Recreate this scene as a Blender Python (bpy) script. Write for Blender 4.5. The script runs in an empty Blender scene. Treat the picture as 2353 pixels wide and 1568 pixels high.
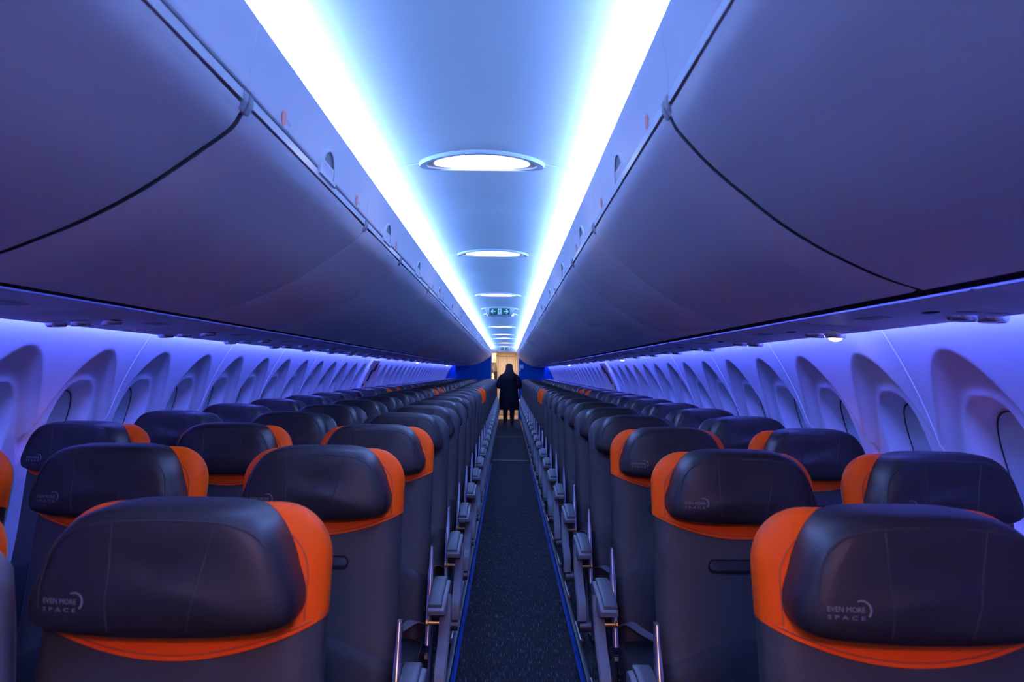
import bpy, math, random
from mathutils import Vector, Matrix, Euler
from mathutils.bvhtree import BVHTree
random.seed(7)
PI = math.pi
H = 1.42                      # eye height above the cabin floor
CC = -0.095                   # ceiling / bin centre line (x)
CW = -0.2215                  # fuselage centre line (x)
YB = 23.3                     # aft bulkhead
YF = -2.37                    # forward bulkhead behind the viewer
SC = bpy.context.scene
COL = SC.collection
ORD = ('first second third fourth fifth sixth seventh eighth ninth tenth eleventh twelfth thirteenth fourteenth '
       'fifteenth sixteenth seventeenth eighteenth nineteenth twentieth twenty-first twenty-second twenty-third '
       'twenty-fourth twenty-fifth twenty-sixth twenty-seventh twenty-eighth twenty-ninth thirtieth thirty-first '
       'thirty-second thirty-third thirty-fourth thirty-fifth thirty-sixth thirty-seventh thirty-eighth thirty-ninth '
       'fortieth forty-first forty-second forty-third forty-fourth forty-fifth forty-sixth forty-seventh forty-eighth '
       'forty-ninth fiftieth').split()

# ------------------------------------------------------------------ materials
def mat(name, col, rough=0.5, metal=0.0, spec=0.5, noise=None, bump=None, emis=None, estr=0.0, sheen=0.0, coat=0.0):
    m = bpy.data.materials.new(name); m.use_nodes = True
    nt = m.node_tree; b = nt.nodes['Principled BSDF']
    b.inputs['Base Color'].default_value = (*col, 1)
    b.inputs['Roughness'].default_value = rough
    b.inputs['Metallic'].default_value = metal
    b.inputs['Specular IOR Level'].default_value = spec
    if coat: b.inputs['Coat Weight'].default_value = coat
    tc = None
    if noise or bump:
        tc = nt.nodes.new('ShaderNodeTexCoord')
    if noise:                                    # (scale, amount, (sx,sy,sz))
        mp = nt.nodes.new('ShaderNodeMapping'); mp.inputs['Scale'].default_value = noise[2]
        nt.links.new(tc.outputs['Object'], mp.inputs['Vector'])
        n = nt.nodes.new('ShaderNodeTexNoise'); n.inputs['Scale'].default_value = noise[0]; n.inputs['Detail'].default_value = 3
        nt.links.new(mp.outputs['Vector'], n.inputs['Vector'])
        r = nt.nodes.new('ShaderNodeMix'); r.data_type = 'RGBA'
        a = noise[1]
        r.inputs[6].default_value = (*[c * (1 - a) for c in col], 1)
        r.inputs[7].default_value = (*[min(1, c * (1 + a)) for c in col], 1)
        cr = nt.nodes.new('ShaderNodeMapRange'); cr.inputs['From Min'].default_value = 0.35; cr.inputs['From Max'].default_value = 0.65
        nt.links.new(n.outputs['Fac'], cr.inputs['Value'])
        nt.links.new(cr.outputs['Result'], r.inputs[0])
        nt.links.new(r.outputs[2], b.inputs['Base Color'])
    if bump:                                     # (scale, strength, distance)
        n2 = nt.nodes.new('ShaderNodeTexNoise'); n2.inputs['Scale'].default_value = bump[0]; n2.inputs['Detail'].default_value = 2
        nt.links.new(tc.outputs['Object'], n2.inputs['Vector'])
        bp = nt.nodes.new('ShaderNodeBump'); bp.inputs['Strength'].default_value = bump[1]; bp.inputs['Distance'].default_value = bump[2]
        nt.links.new(n2.outputs['Fac'], bp.inputs['Height'])
        nt.links.new(bp.outputs['Normal'], b.inputs['Normal'])
    if emis:
        b.inputs['Emission Color'].default_value = (*emis, 1); b.inputs['Emission Strength'].default_value = estr
    return m

M = {}
M['ceiling'] = mat('ceiling_panel', (.92, .92, .94), .55, spec=.3)
M['bin'] = mat('bin_plastic', (.90, .90, .92), .42, spec=.45, bump=(420, .06, .001))
M['valance'] = mat('valance_plastic', (.93, .93, .95), .45, spec=.4)
M['wall'] = mat('sidewall_plastic', (.90, .90, .92), .5, spec=.35)
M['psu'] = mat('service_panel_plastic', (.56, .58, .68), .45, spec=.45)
M['psu_dark'] = mat('dark_plastic', (.02, .02, .025), .4)
M['dark_gap'] = mat('dark_gap', (.012, .012, .016), .8)
M['lip'] = mat('bin_lip', (.74, .72, .73), .3, metal=.35)
M['fitting'] = mat('corner_fitting', (.28, .28, .31), .45)
M['shade'] = mat('shade_plastic', (.60, .66, .70), .5)
M['gasket'] = mat('gasket', (.04, .045, .055), .7)
M['bead'] = mat('panel_bead', (.95, .95, .96), .35)
M['leather'] = mat('grey_leather', (.048, .041, .040), .48, spec=.22, bump=(260, .18, .0015))
M['leather_dk'] = mat('dark_leather', (.019, .018, .021), .45, spec=.22, bump=(260, .18, .0015))
M['leather_blk'] = mat('headrest_leather', (.020, .014, .015), .42, spec=.24, bump=(260, .18, .0015))
M['leather_org'] = mat('orange_leather', (.88, .075, .002), .5, spec=.08, bump=(260, .18, .0015))
M['leather_std'] = mat('slate_leather', (.046, .043, .049), .46, spec=.22, bump=(260, .18, .0015))
M['seam'] = mat('seam_thread', (.040, .034, .034), .7, spec=.1)
M['seam_org'] = mat('orange_thread', (.45, .05, .006), .6)
M['print'] = mat('silver_print', (.26, .235, .25), .6, spec=.2)
M['shell'] = mat('seat_shell', (.46, .47, .52), .4, spec=.5)
M['arm'] = mat('arm_plastic', (.235, .245, .285), .38, spec=.5)
M['armpad'] = mat('arm_pad', (.105, .108, .125), .45, spec=.5)
M['metal'] = mat('brushed_metal', (.66, .65, .66), .28, metal=.9)
M['metal_dk'] = mat('dark_metal', (.16, .16, .18), .4, metal=.7)
M['brass'] = mat('brass', (.75, .52, .22), .3, metal=.9)
M['belt'] = mat('belt_webbing', (.17, .155, .17), .6, bump=(500, .3, .001))
M['buckle'] = mat('buckle', (.55, .54, .57), .3, metal=.6)
M['blue_trim'] = mat('blue_trim', (.001, .065, .42), .5, spec=.1)
M['blue_wall'] = mat('blue_laminate', (.002, .075, .36), .5, spec=.08)
M['cream'] = mat('cream_laminate', (.80, .70, .60), .5)
M['cream_dk'] = mat('door_gap', (.30, .24, .22), .6)
M['galley_floor'] = mat('galley_vinyl', (.62, .50, .30), .35)
M['black'] = mat('black_plastic', (.015, .014, .016), .5)
M['coat'] = mat('black_coat', (.006, .006, .010), .9, spec=.05)
M['legging'] = mat('black_legging', (.012, .011, .014), .8, spec=.2)
M['hair'] = mat('dark_hair', (.006, .005, .006), .8, spec=.05)
M['skin'] = mat('skin', (.42, .24, .17), .5)
M['shoe'] = mat('black_shoe', (.010, .010, .012), .5)
M['sign_green'] = mat('sign_green', (.0, .11, .075), .5, emis=(0, .30, .16), estr=.08)
M['sign_white'] = mat('sign_white', (.55, .75, .9), .5, emis=(.45, .75, 1.0), estr=.45)
M['sign_body'] = mat('sign_body', (.8, .8, .84), .4)
M['lens'] = mat('lamp_lens', (.9, .9, .9), .4, emis=(.92, .95, 1.0), estr=3.4)
M['lens_small'] = mat('small_lens', (.9, .9, .9), .4, emis=(1.0, .90, .75), estr=6.0)
M['lens_off'] = mat('lens_unlit', (.62, .62, .68), .12, spec=.8)
M['rim'] = mat('lamp_rim', (.80, .80, .84), .3)
M['rim_metal'] = mat('light_rim', (.80, .80, .86), .22, metal=.75)
M['decal_org'] = mat('decal_orange', (.62, .12, .07), .5)
M['decal_grey'] = mat('decal_grey', (.33, .35, .45), .5)
M['decal_white'] = mat('decal_white', (.85, .83, .85), .5)
M['placard'] = mat('placard', (.66, .66, .78), .5)
M['seam_glint'] = mat('carpet_seam_glint', (.26, .22, .17), .6)  # pale tone stands in for warm light reflected on carpet seams
M['bronze'] = mat('bronze_plastic', (.20, .16, .15), .5)
M['teal'] = mat('dark_teal', (.01, .03, .05), .5)
M['bottle'] = mat('bottle', (.85, .66, .25), .3, emis=(1, .75, .3), estr=1.2)  # emission added so the bottle looks brightly lit; it is no lamp
M['green'] = mat('green_carton', (.12, .16, .07), .6)

def carpet():
    m = bpy.data.materials.new('aisle_carpet'); m.use_nodes = True
    nt = m.node_tree; b = nt.nodes['Principled BSDF']; b.inputs['Roughness'].default_value = .95
    b.inputs['Specular IOR Level'].default_value = .1
    tc = nt.nodes.new('ShaderNodeTexCoord'); mp = nt.nodes.new('ShaderNodeMapping'); mp.inputs['Scale'].default_value = (1, .055, 1)
    n = nt.nodes.new('ShaderNodeTexNoise'); n.inputs['Scale'].default_value = 230; n.inputs['Detail'].default_value = 2; n.inputs['Roughness'].default_value = .6
    nt.links.new(tc.outputs['Object'], mp.inputs['Vector']); nt.links.new(mp.outputs['Vector'], n.inputs['Vector'])
    cr = nt.nodes.new('ShaderNodeValToRGB'); e = cr.color_ramp.elements
    e[0].position = .42; e[0].color = (.008, .009, .012, 1)
    e[1].position = .74; e[1].color = (.20, .20, .21, 1)
    x = e.new(.58); x.color = (.015, .016, .020, 1)
    nt.links.new(n.outputs['Fac'], cr.inputs['Fac']); nt.links.new(cr.outputs['Color'], b.inputs['Base Color'])
    bp = nt.nodes.new('ShaderNodeBump'); bp.inputs['Strength'].default_value = .6; bp.inputs['Distance'].default_value = .004
    nt.links.new(n.outputs['Fac'], bp.inputs['Height']); nt.links.new(bp.outputs['Normal'], b.inputs['Normal'])
    return m
M['carpet'] = carpet()

# ------------------------------------------------------------------ mesh builder
class MB:
    def __init__(s): s.v = []; s.f = []
    def add(s, vs, fs):
        o = len(s.v); s.v += [tuple(p) for p in vs]; s.f += [tuple(i + o for i in f) for f in fs]
    def box(s, x0, x1, y0, y1, z0, z1, bev=0.0):
        if bev <= 0:
            s.add([(x0,y0,z0),(x1,y0,z0),(x1,y1,z0),(x0,y1,z0),(x0,y0,z1),(x1,y0,z1),(x1,y1,z1),(x0,y1,z1)],
                  [(0,3,2,1),(4,5,6,7),(0,1,5,4),(1,2,6,5),(2,3,7,6),(3,0,4,7)])
            return
        b = min(bev, (x1-x0)/2.01, (y1-y0)/2.01, (z1-z0)/2.01)
        def ring(z, ins):
            X0, X1, Y0, Y1 = x0+ins, x1-ins, y0+ins, y1-ins; c = b*0.9
            return [(X0+c,Y0,z),(X1-c,Y0,z),(X1,Y0+c,z),(X1,Y1-c,z),(X1-c,Y1,z),(X0+c,Y1,z),(X0,Y1-c,z),(X0,Y0+c,z)]
        rings = [ring(z0, b), ring(z0+b*.3, b*.3), ring(z0+b, 0), ring(z1-b, 0), ring(z1-b*.3, b*.3), ring(z1, b)]
        s.loft(rings, True, True, True)
    def loft(s, rings, closed=True, cap0=False, cap1=False):
        n = len(rings[0]); vs = [p for r in rings for p in r]; fs = []
        for i in range(len(rings)-1):
            for j in range(n if closed else n-1):
                k = (j+1) % n
                fs.append((i*n+j, i*n+k, (i+1)*n+k, (i+1)*n+j))
        if cap0: fs.append(tuple(reversed(range(n))))
        if cap1: fs.append(tuple(range((len(rings)-1)*n, len(rings)*n)))
        s.add(vs, fs)
    def tube(s, path, r, n=8, cap=True, sx=1.0, sz=1.0):
        path = [Vector(p) for p in path]; rings = []
        rr = r if isinstance(r, (list, tuple)) else [r]*len(path)
        up = None
        for i, p in enumerate(path):
            a = path[max(i-1, 0)]; b = path[min(i+1, len(path)-1)]
            t = (b-a).normalized()
            if up is None:
                up = Vector((0,0,1)) if abs(t.z) < .9 else Vector((1,0,0))
            u = t.cross(up).normalized(); w = u.cross(t).normalized(); up = w
            rings.append([tuple(p + u*math.cos(2*PI*k/n)*rr[i]*sx + w*math.sin(2*PI*k/n)*rr[i]*sz) for k in range(n)])
        s.loft(rings, True, cap, cap)
    def prism(s, poly, axis, a0, a1, bev=0.0):
        """poly of 2-D points extruded along an axis ('x': (y,z), 'y': (x,z), 'z': (x,y))"""
        def P(p, a):
            return (a, p[0], p[1]) if axis == 'x' else ((p[0], a, p[1]) if axis == 'y' else (p[0], p[1], a))
        if bev > 0:
            cx = sum(p[0] for p in poly)/len(poly); cy = sum(p[1] for p in poly)/len(poly)
            def ins(d):
                out = []
                for p in poly:
                    dx, dy = p[0]-cx, p[1]-cy; L = math.hypot(dx, dy) or 1
                    out.append((p[0]-dx/L*d, p[1]-dy/L*d))
                return out
            sg = 1 if a1 > a0 else -1
            rings = [[P(p, a0) for p in ins(bev)], [P(p, a0+sg*bev*.35) for p in ins(bev*.35)], [P(p, a0+sg*bev) for p in poly],
                     [P(p, a1-sg*bev) for p in poly], [P(p, a1-sg*bev*.35) for p in ins(bev*.35)], [P(p, a1) for p in ins(bev)]]
        else:
            rings = [[P(p, a0) for p in poly], [P(p, a1) for p in poly]]
        s.loft(rings, True, True, True)
    def pad(s, outline, prof, zc, xc=0.0, y0=None, back=True):
        """cushion: outline (x,z) loop; prof = [(scale inset, y)...] from the back edge to the front centre"""
        rings = [[(xc+(x-xc)*(1-i), y, zc+(z-zc)*(1-i)) for x, z in outline] for i, y in prof]
        s.loft(rings, True, back, True)
    def sphere(s, c, rx, ry, rz, nu=16, nv=10):
        rings = []
        for i in range(1, nv):
            a = PI*i/nv
            rings.append([(c[0]+rx*math.sin(a)*math.cos(2*PI*k/nu), c[1]+ry*math.sin(a)*math.sin(2*PI*k/nu), c[2]-rz*math.cos(a)) for k in range(nu)])
        s.loft(rings, True, True, True)
    def mesh(s, name, m, smooth=True, angle=40):
        me = bpy.data.meshes.new(name); me.from_pydata(s.v, [], s.f); me.update()
        import bmesh
        bm = bmesh.new(); bm.from_mesh(me); bmesh.ops.remove_doubles(bm, verts=bm.verts, dist=1e-6)
        bmesh.ops.recalc_face_normals(bm, faces=bm.faces)
        if smooth:
            for f in bm.faces: f.smooth = True
            for e in bm.edges:
                if len(e.link_faces) == 2 and e.calc_face_angle(0) > math.radians(angle): e.smooth = False
        bm.to_mesh(me); bm.free()
        me.materials.append(m)
        return me

def link(name, me, parent=None, loc=None):
    o = bpy.data.objects.new(name, me); COL.objects.link(o)
    if parent is not None: o.parent = parent
    if loc is not None: o.location = loc
    return o
def obj(name, mb, m, parent=None, smooth=True, angle=40, loc=None):
    return link(name, mb.mesh(name, M[m] if isinstance(m, str) else m, smooth, angle), parent, loc)
def tag(o, label, cat=None, group=None, kind=None):
    o['label'] = label
    if cat: o['category'] = cat
    if group: o['group'] = group
    if kind: o['kind'] = kind
    return o
def thing(name, label, cat, loc=(0,0,0), group=None):
    o = bpy.data.objects.new(name, None); COL.objects.link(o); o.location = loc
    o.empty_display_size = .1
    return tag(o, label, cat, group)
KIDS = {}
def kids(o):
    return [c for c in o.children]
def dup(root, loc, label, group=None):
    r = root.copy(); COL.objects.link(r); r.location = loc; r['label'] = label
    if group: r['group'] = group
    for ch in root.children:
        c = ch.copy(); COL.objects.link(c); c.parent = r
        for g in ch.children:
            d = g.copy(); COL.objects.link(d); d.parent = c
    return r
def text_mesh(body, size, spacing=1.0):
    cu = bpy.data.curves.new('txt', 'FONT'); cu.body = body; cu.size = size; cu.space_character = spacing
    cu.resolution_u = 2
    o = bpy.data.objects.new('txt', cu); COL.objects.link(o)
    bpy.context.view_layer.update()
    me = bpy.data.meshes.new_from_object(o.evaluated_get(bpy.context.evaluated_depsgraph_get()))
    vs = [tuple(v.co) for v in me.vertices]; fs = [tuple(p.vertices) for p in me.polygons]
    bpy.data.objects.remove(o); bpy.data.curves.remove(cu); bpy.data.meshes.remove(me)
    return vs, fs
def catmull(pts, n):
    out = []; P = [Vector(p) for p in pts]
    for i in range(len(P)-1):
        p0 = P[max(i-1,0)]; p1 = P[i]; p2 = P[i+1]; p3 = P[min(i+2, len(P)-1)]
        for k in range(n):
            t = k/n
            out.append(tuple(.5*((2*p1)+(p2-p0)*t+(2*p0-5*p1+4*p2-p3)*t*t+(3*p1-p0-3*p2+p3)*t**3)))
    out.append(tuple(P[-1])); return out
def sstep(a, b, x):
    t = max(0, min(1, (x-a)/(b-a))); return t*t*(3-2*t)
SIDE = {-1: 'three-seat', 1: 'two-seat'}
SNAME = {-1: 'left', 1: 'right'}

# ------------------------------------------------------------------ floor
mb = MB(); mb.box(-2.1, 1.7, YF-.1, YB, -.05, 0); o = obj('floor', mb, 'carpet', smooth=False)
tag(o, 'dark speckled carpet along the aisle and under the seats', 'floor', kind='structure')
for i, (x, sd) in enumerate(((-.235, -1), (.362, 1))):
    mb = MB(); mb.box(x-.011, x+.011, YF, 12.0, 0, .006, .003)
    o = obj('trim_%d' % (i+1), mb, 'blue_trim'); tag(o, 'blue strip along the carpet on the %s side of the aisle' % SIDE[sd], 'trim', kind='structure')
    mb = MB(); x2 = x + sd*.028
    mb.box(x2-.012, x2+.012, YF, YB-.02, 0, .009, .003)
    o = obj('trim_%d' % (i+3), mb, 'metal_dk'); tag(o, 'metal seat track on the %s side of the aisle' % SIDE[sd], 'trim', kind='structure')
for i, y in enumerate((2.06, 12.5, 17.0)):
    mb = MB(); mb.box(-.222, .349, y-(.004 if i == 0 else .03), y+(.004 if i == 0 else .03), 0, .0015 if i == 0 else .003)
    o = obj('trim_%d' % (5+i), mb, 'psu_dark' if i == 0 else 'seam_glint', smooth=False)
    tag(o, ('thin dark carpet seam across the aisle', 'painted warm glint on a carpet seam across the mid-cabin aisle', 'painted warm glint on a carpet seam nearer the standing person')[i], 'trim', kind='structure')

# ------------------------------------------------------------------ ceiling
def ceil_z(d): return H + .7286 - .36*d*d
JT = [YF, -1.1, .17, 1.44, 2.65, 3.5, 4.74]
while JT[-1] + 1.27 < YB - .6: JT.append(JT[-1] + 1.27)
JT.append(YB)
LAMPS = [2.69, 4.76, 7.33, 12.55, 15.2, 16.9, 19.7, 22.5]
seg = sorted(set([YF, 0.2] + LAMPS[:3] + [3.5, 6.01, 9.83] + LAMPS[3:] + [YB]))
for i in range(len(seg)-1):
    y0, y1 = seg[i]+.0015, seg[i+1]-.0015
    mb = MB(); n = 28
    ds = [-.47+.94*k/n for k in range(n+1)]
    rings = []
    for yy, dz in ((y0, .012), (y0, .002), (y0+.004, 0), (y1-.004, 0), (y1, .002), (y1, .012)):
        rings.append([(CC+d, yy, ceil_z(d)+dz) for d in ds])
    mb.loft(rings, False)
    o = obj('ceiling', mb, 'ceiling'); tag(o, 'arched white ceiling panel, %s from the front' % ORD[i], 'ceiling', kind='structure')
# seam beads beside the lamps
for i, y in enumerate(LAMPS):
    mb = MB()
    for sg in (-1, 1):
        mb.tube([(CC+sg*d, y, ceil_z(d)) for d in [.20+.012*k for k in range(21)]], .0035, 6)
    o = obj('trim_%d' % (20+i), mb, 'bead'); tag(o, 'white seam bead across the ceiling at the %s oval lamp' % ORD[i], 'trim', kind='structure')
# cove troughs
for sd in (-1, 1):
    mb = MB()
    mb.loft([[(CC+sd*.470, y, ceil_z(.47)+.01), (CC+sd*.478, y, H+.60), (CC+sd*.386, y, H+.598)] for y in (YF, YB)], False)
    o = obj('trim_%d' % (30+(sd+1)//2), mb, 'ceiling'); tag(o, 'light trough behind the bin panels, %s side' % SIDE[sd], 'trim', kind='structure')
# back void above bins
# ------------------------------------------------------------------ ceiling lamps
def make_lamp():
    root = thing('ceiling_light', '', 'ceiling light')
    a, b, ch = .216, .115, .075            # half width, half length, chord (far side is cut straight)
    def outl(a, b, ch, n=40):
        t1 = math.asin(min(.999, ch/b)); pts = []
        t0 = PI - t1
        for k in range(n+1):
            t = t0 + (2*PI - (t0 - t1))*k/n
            pts.append((a*math.cos(t), b*math.sin(t)))
        return pts
    def zz(x, dz): return -.36*x*x - dz
    mb = MB(); O = outl(a, b, ch); I = outl(.190, .096, ch-.004); L = outl(.165, .082, ch-.006)
    rings = [[(x, y, zz(x, -.004)) for x, y in O], [(x, y, zz(x, .006)) for x, y in O],
             [(x*.985, y*.97, zz(x, .012)) for x, y in O], [(x, y, zz(x, .012)) for x, y in I], [(x, y, zz(x, .006)) for x, y in I],
             [(x, y, zz(x, .007)) for x, y in L]]
    mb.loft(rings, True)
    obj('bezel', mb, 'rim', root)
    mb = MB()
    L2 = outl(.163, .080, ch-.007)
    rings = [[(x, y, zz(x, .004)) for x, y in L2], [(x, y, zz(x, .010)) for x, y in L2], [(x*.7, (y-.03)*.7+.03, zz(x*.7, .0115)) for x, y in L2], [(x*.2, (y-.03)*.2+.03, zz(0, .012)) for x, y in L2]]
    mb.loft(rings, True, True, True)
    obj('lens', mb, 'lens', root)
    return root
lamp0 = make_lamp()
for i, y in enumerate(LAMPS):
    lab = '%s lit oval ceiling light from the front' % ORD[i]
    if i == 0:
        lamp0.location = (CC, y, ceil_z(0)); lamp0['label'] = lab; lamp0['group'] = 'oval ceiling lights'
    else: dup(lamp0, (CC, y, ceil_z(0)), lab, 'oval ceiling lights')

# ------------------------------------------------------------------ exit signs
def make_exit(y, label, hang):
    root = thing('exit_sign', label, 'exit sign', (CC, y, ceil_z(0)), 'green exit signs')
    if hang:
        for off in (.05, .90):
            mb = MB(); rings = []
            for f, dz in ((1, .004), (1, -.012), (.94, -.016)):
                rings.append([(.215*f*math.cos(2*PI*k/36), off+.11*f*math.sin(2*PI*k/36), dz-.36*(.215*f*math.cos(2*PI*k/36))**2) for k in range(36)])
            mb.loft(rings, True, False, True); obj('base_plate', mb, 'rim', root)
        for sx in (-.145, .145):
            mb = MB(); mb.sphere((sx, .86, -.028), .022, .022, .012); obj('lens', mb, 'lens_small', root)
    bot = .103 if hang else .098
    mb = MB(); mb.prism([(-.175, -.004), (.175, -.004), (.135, -bot), (-.135, -bot)], 'y', -.035, .035, .006); obj('housing', mb, 'sign_body', root)
    mb = MB(); mb.box(-.115, .115, -.040, -.035, -.090, -.018, .004); face = obj('face', mb, 'sign_green', root)
    mb = MB(); yv = -.0415
    def quad(pts): mb.add([(x, yv, z) for x, z in pts], [tuple(range(len(pts)))])
    zc = -.054
    for sg in (-1, 1):                         # arrows pointing outwards
        quad([(sg*.045, zc+.0045), (sg*.095, zc+.0045), (sg*.095, zc-.0045), (sg*.045, zc-.0045)])
        quad([(sg*.100, zc+.003), (sg*.076, zc+.026), (sg*.069, zc+.020), (sg*.090, zc-.003)])
        quad([(sg*.100, zc-.003), (sg*.076, zc-.026), (sg*.069, zc-.020), (sg*.090, zc+.003)])
    quad([(-.020, zc+.033), (.020, zc+.033), (.020, zc-.033), (-.020, zc-.033)])   # doorway
    obj('arrows', mb, 'sign_white', face, smooth=False)
    mb = MB(); yv = -.0425
    def disc(x, z, r): quad([(x+r*math.cos(2*PI*k/10), z+r*math.sin(2*PI*k/10)) for k in range(10)])
    disc(.004, zc+.024, .0045)                                                     # running figure
    quad([(-.004, zc+.019), (.006, zc+.019), (.004, zc-.004), (-.006, zc-.004)])
    quad([(-.006, zc-.003), (-.001, zc-.003), (-.010, zc-.020), (-.016, zc-.018)])
    quad([(0, zc-.004), (.004, zc-.002), (.012, zc-.029), (.006, zc-.031)])
    quad([(.006, zc+.016), (.006, zc+.011), (.016, zc+.001), (.018, zc+.006)])
    quad([(-.004, zc+.016), (-.004, zc+.010), (-.013, zc+.004), (-.015, zc+.009)])
    obj('running_figure', mb, 'sign_green', face, smooth=False)
    return root
make_exit(8.86, 'green exit sign with two arrows hanging mid-cabin from the ceiling', True)
make_exit(YB-.10, 'small green exit sign over the aft doorway', False)

# ------------------------------------------------------------------ overhead bins
PROF = {-1: [(-.486,.483),(-.494,.464),(-.515,.436),(-.585,.3857),(-.655,.337),(-.725,.296),(-.795,.2615),(-.865,.2326),(-.935,.206),(-1.045,.173)],
        1: [(.289,.483),(.295,.464),(.311,.439),(.361,.386),(.411,.343),(.485,.2845),(.558,.238),(.632,.201),(.694,.175),(.755,.156)]}
SM = {s: catmull([(x, z+H) for x, z in PROF[s]], 4) for s in (-1, 1)}
def offset_poly(P, d, s):
    out = []
    for i, p in enumerate(P):
        a = P[max(i-1,0)]; b = P[min(i+1,len(P)-1)]
        tx, tz = b[0]-a[0], b[1]-a[1]; L = math.hypot(tx, tz)
        nx, nz = (-tz/L, tx/L)
        if nz < 0: nx, nz = -nx, -nz          # into the bin (upwards)
        out.append((p[0]+nx*d, p[1]+nz*d))
    return out
BINMESH = {}
def bin_meshes(s, L, g0=.0034):
    key = (s, round(L, 3), g0)
    if key in BINMESH: return BINMESH[key]
    P = SM[s]; r = .012; g = .0034
    out = {}
    mb = MB()
    rings = []
    for yy, d in ((g0, r), (g0+r*.3, r*.3), (g0+r, 0), (L*.25, 0), (L*.5, 0), (L*.75, 0), (L-g-r, 0), (L-g-r*.3, r*.3), (L-g, r)):
        Q = offset_poly(P, d, s)
        # the top corners of the door are rounded off near its ends
        e = min(yy, L-yy); cut = 0
        if e < .035: cut = .016*(1-math.sqrt(max(0, 1-(1-e/.035)**2)))
        Q = [(x + s*cut*.25*math.exp(-((P[0][1]-z)/.03)**2), z - cut*math.exp(-((P[0][1]-z)/.012)**2)) for x, z in Q]
        rings.append([(x, yy, z) for x, z in Q])
    mb.loft(rings, False)
    out['door'] = mb.mesh('door', M['bin'])
    if g0 > .005:
        mb = MB(); mb.loft([[(x, yy, z) for x, z in offset_poly(P, d, s)] for yy, d in ((g0+.0035, .0035), (g0-.002, .0042), (g0-.003, .020), (g0+.004, .024))], False)
        out['door_seal'] = mb.mesh('door_seal', M['dark_gap'])
    mb = MB(); Q = offset_poly(P, .022, s)
    mb.loft([[(x, yy, z) for x, z in Q] + [(Q[-1][0]+s*.10, yy, Q[-1][1]+.10), (Q[0][0]+s*.03, yy, Q[0][1]+.03)] for yy in (0, L)], True, True, True)
    out['bin_body'] = mb.mesh('bin_body', M['dark_gap'])
    w = CC + s*.386
    mb = MB()                                                                      # pale grip strip above the door
    x0 = P[0][0]
    poly = [(x0+s*.001, H+.4848), (x0-s*.004, H+.4860), (x0-s*.0045, H+.504), (x0, H+.5065), (x0+s*.02, H+.5065), (x0+s*.02, H+.4848)]
    mb.prism(poly, 'y', .026, L-.026)
    out['grip_strip'] = mb.mesh('grip_strip', M['lip'], angle=60)
    for ya, yb in ((g, .026), (L-.026, L-g)):
        mb = MB()
        poly2 = [(x0+s*.004, H+.470), (x0-s*.002, H+.480), (x0-s*.0065, H+.488), (x0-s*.007, H+.503), (x0-s*.001, H+.5085), (x0+s*.02, H+.5085), (x0+s*.02, H+.475)]
        mb.prism(poly2, 'y', ya, yb, .002)
        out['corner_fitting' if ya == g else 'corner_fitting_far'] = mb.mesh('corner_fitting', M['fitting'])
    mb = MB()                                                                      # valance panel between bin and light trough
    zz = [.5125, .5135] + [.516+.1225*k/14 for k in range(15)] + [.639, .634]
    xs = [.391, .3870] + [.3858-.0200*(k/14)**1.7 for k in range(15)] + [.3672, .372]
    rings = []
    for yy, d in ((.0003, .003), (.0022, 0), (L*.25, 0), (L*.5, 0), (L*.75, 0), (L-.0022, 0), (L-.0003, .003)):
        rings.append([(CC+s*(x+d), yy, H+z) for x, z in zip(xs, zz)])
    mb.loft(rings, False)
    out['valance_panel'] = mb.mesh('valance_panel', M['valance'])
    # latch
    yc = L*.515
    def vx(z): return CC + s*(.3858 - (.3858-.3670)*max(0, (z-.516)/.116)**1.4)
    def arch(w2, h, z0, n=18):
        pts = [(-w2, z0)]
        for k in range(n+1):
            t = PI - PI*k/n
            pts.append((w2*math.cos(t)*.98, z0 + .006 + h*math.sin(t)))
        pts.append((w2, z0)); return pts
    mb = MB(); O = arch(.088, .074, .497); I = arch(.066, .056, .509)
    def put(A, dx): return [(vx(z) - s*dx, yc+y, H+z) for y, z in A]
    mb.loft([put(O, -.004), put(O, .003), put([(y*.95, .497+(z-.497)*.96+.001) for y, z in O], .005), put(I, .005), put(I, -.003)], True)
    out['latch'] = mb.mesh('latch', M['valance'])
    mb = MB(); mb.add([(vx(z) - s*.0006, yc+y, H+z) for y, z in I], [tuple(range(len(I)))])  # flat dark plate stands in for the shaded hole behind the paddle
    out['latch_dark_fill'] = mb.mesh('latch_dark_fill', M['teal'], smooth=False)
    mb = MB(); zt = .540
    pts = [(y, z) for y, z in I]
    rings = []
    for t, dx in ((0, .001), (.3, .0022), (.7, .0035), (.92, .0042), (1, .003), (1, .001)):
        z = .5095 + (zt-.5095)*t
        hw = .063*math.sqrt(max(0.05, 1-((z-.515)/.058)**2)) if z > .515 else .063
        rings.append([(vx(z) - s*dx, yc - hw + 2*hw*k/8, H+z) for k in range(9)])
    mb.loft(rings, False)
    out['paddle'] = mb.mesh('paddle', M['valance'])
    BINMESH[key] = out
    return out
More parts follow.
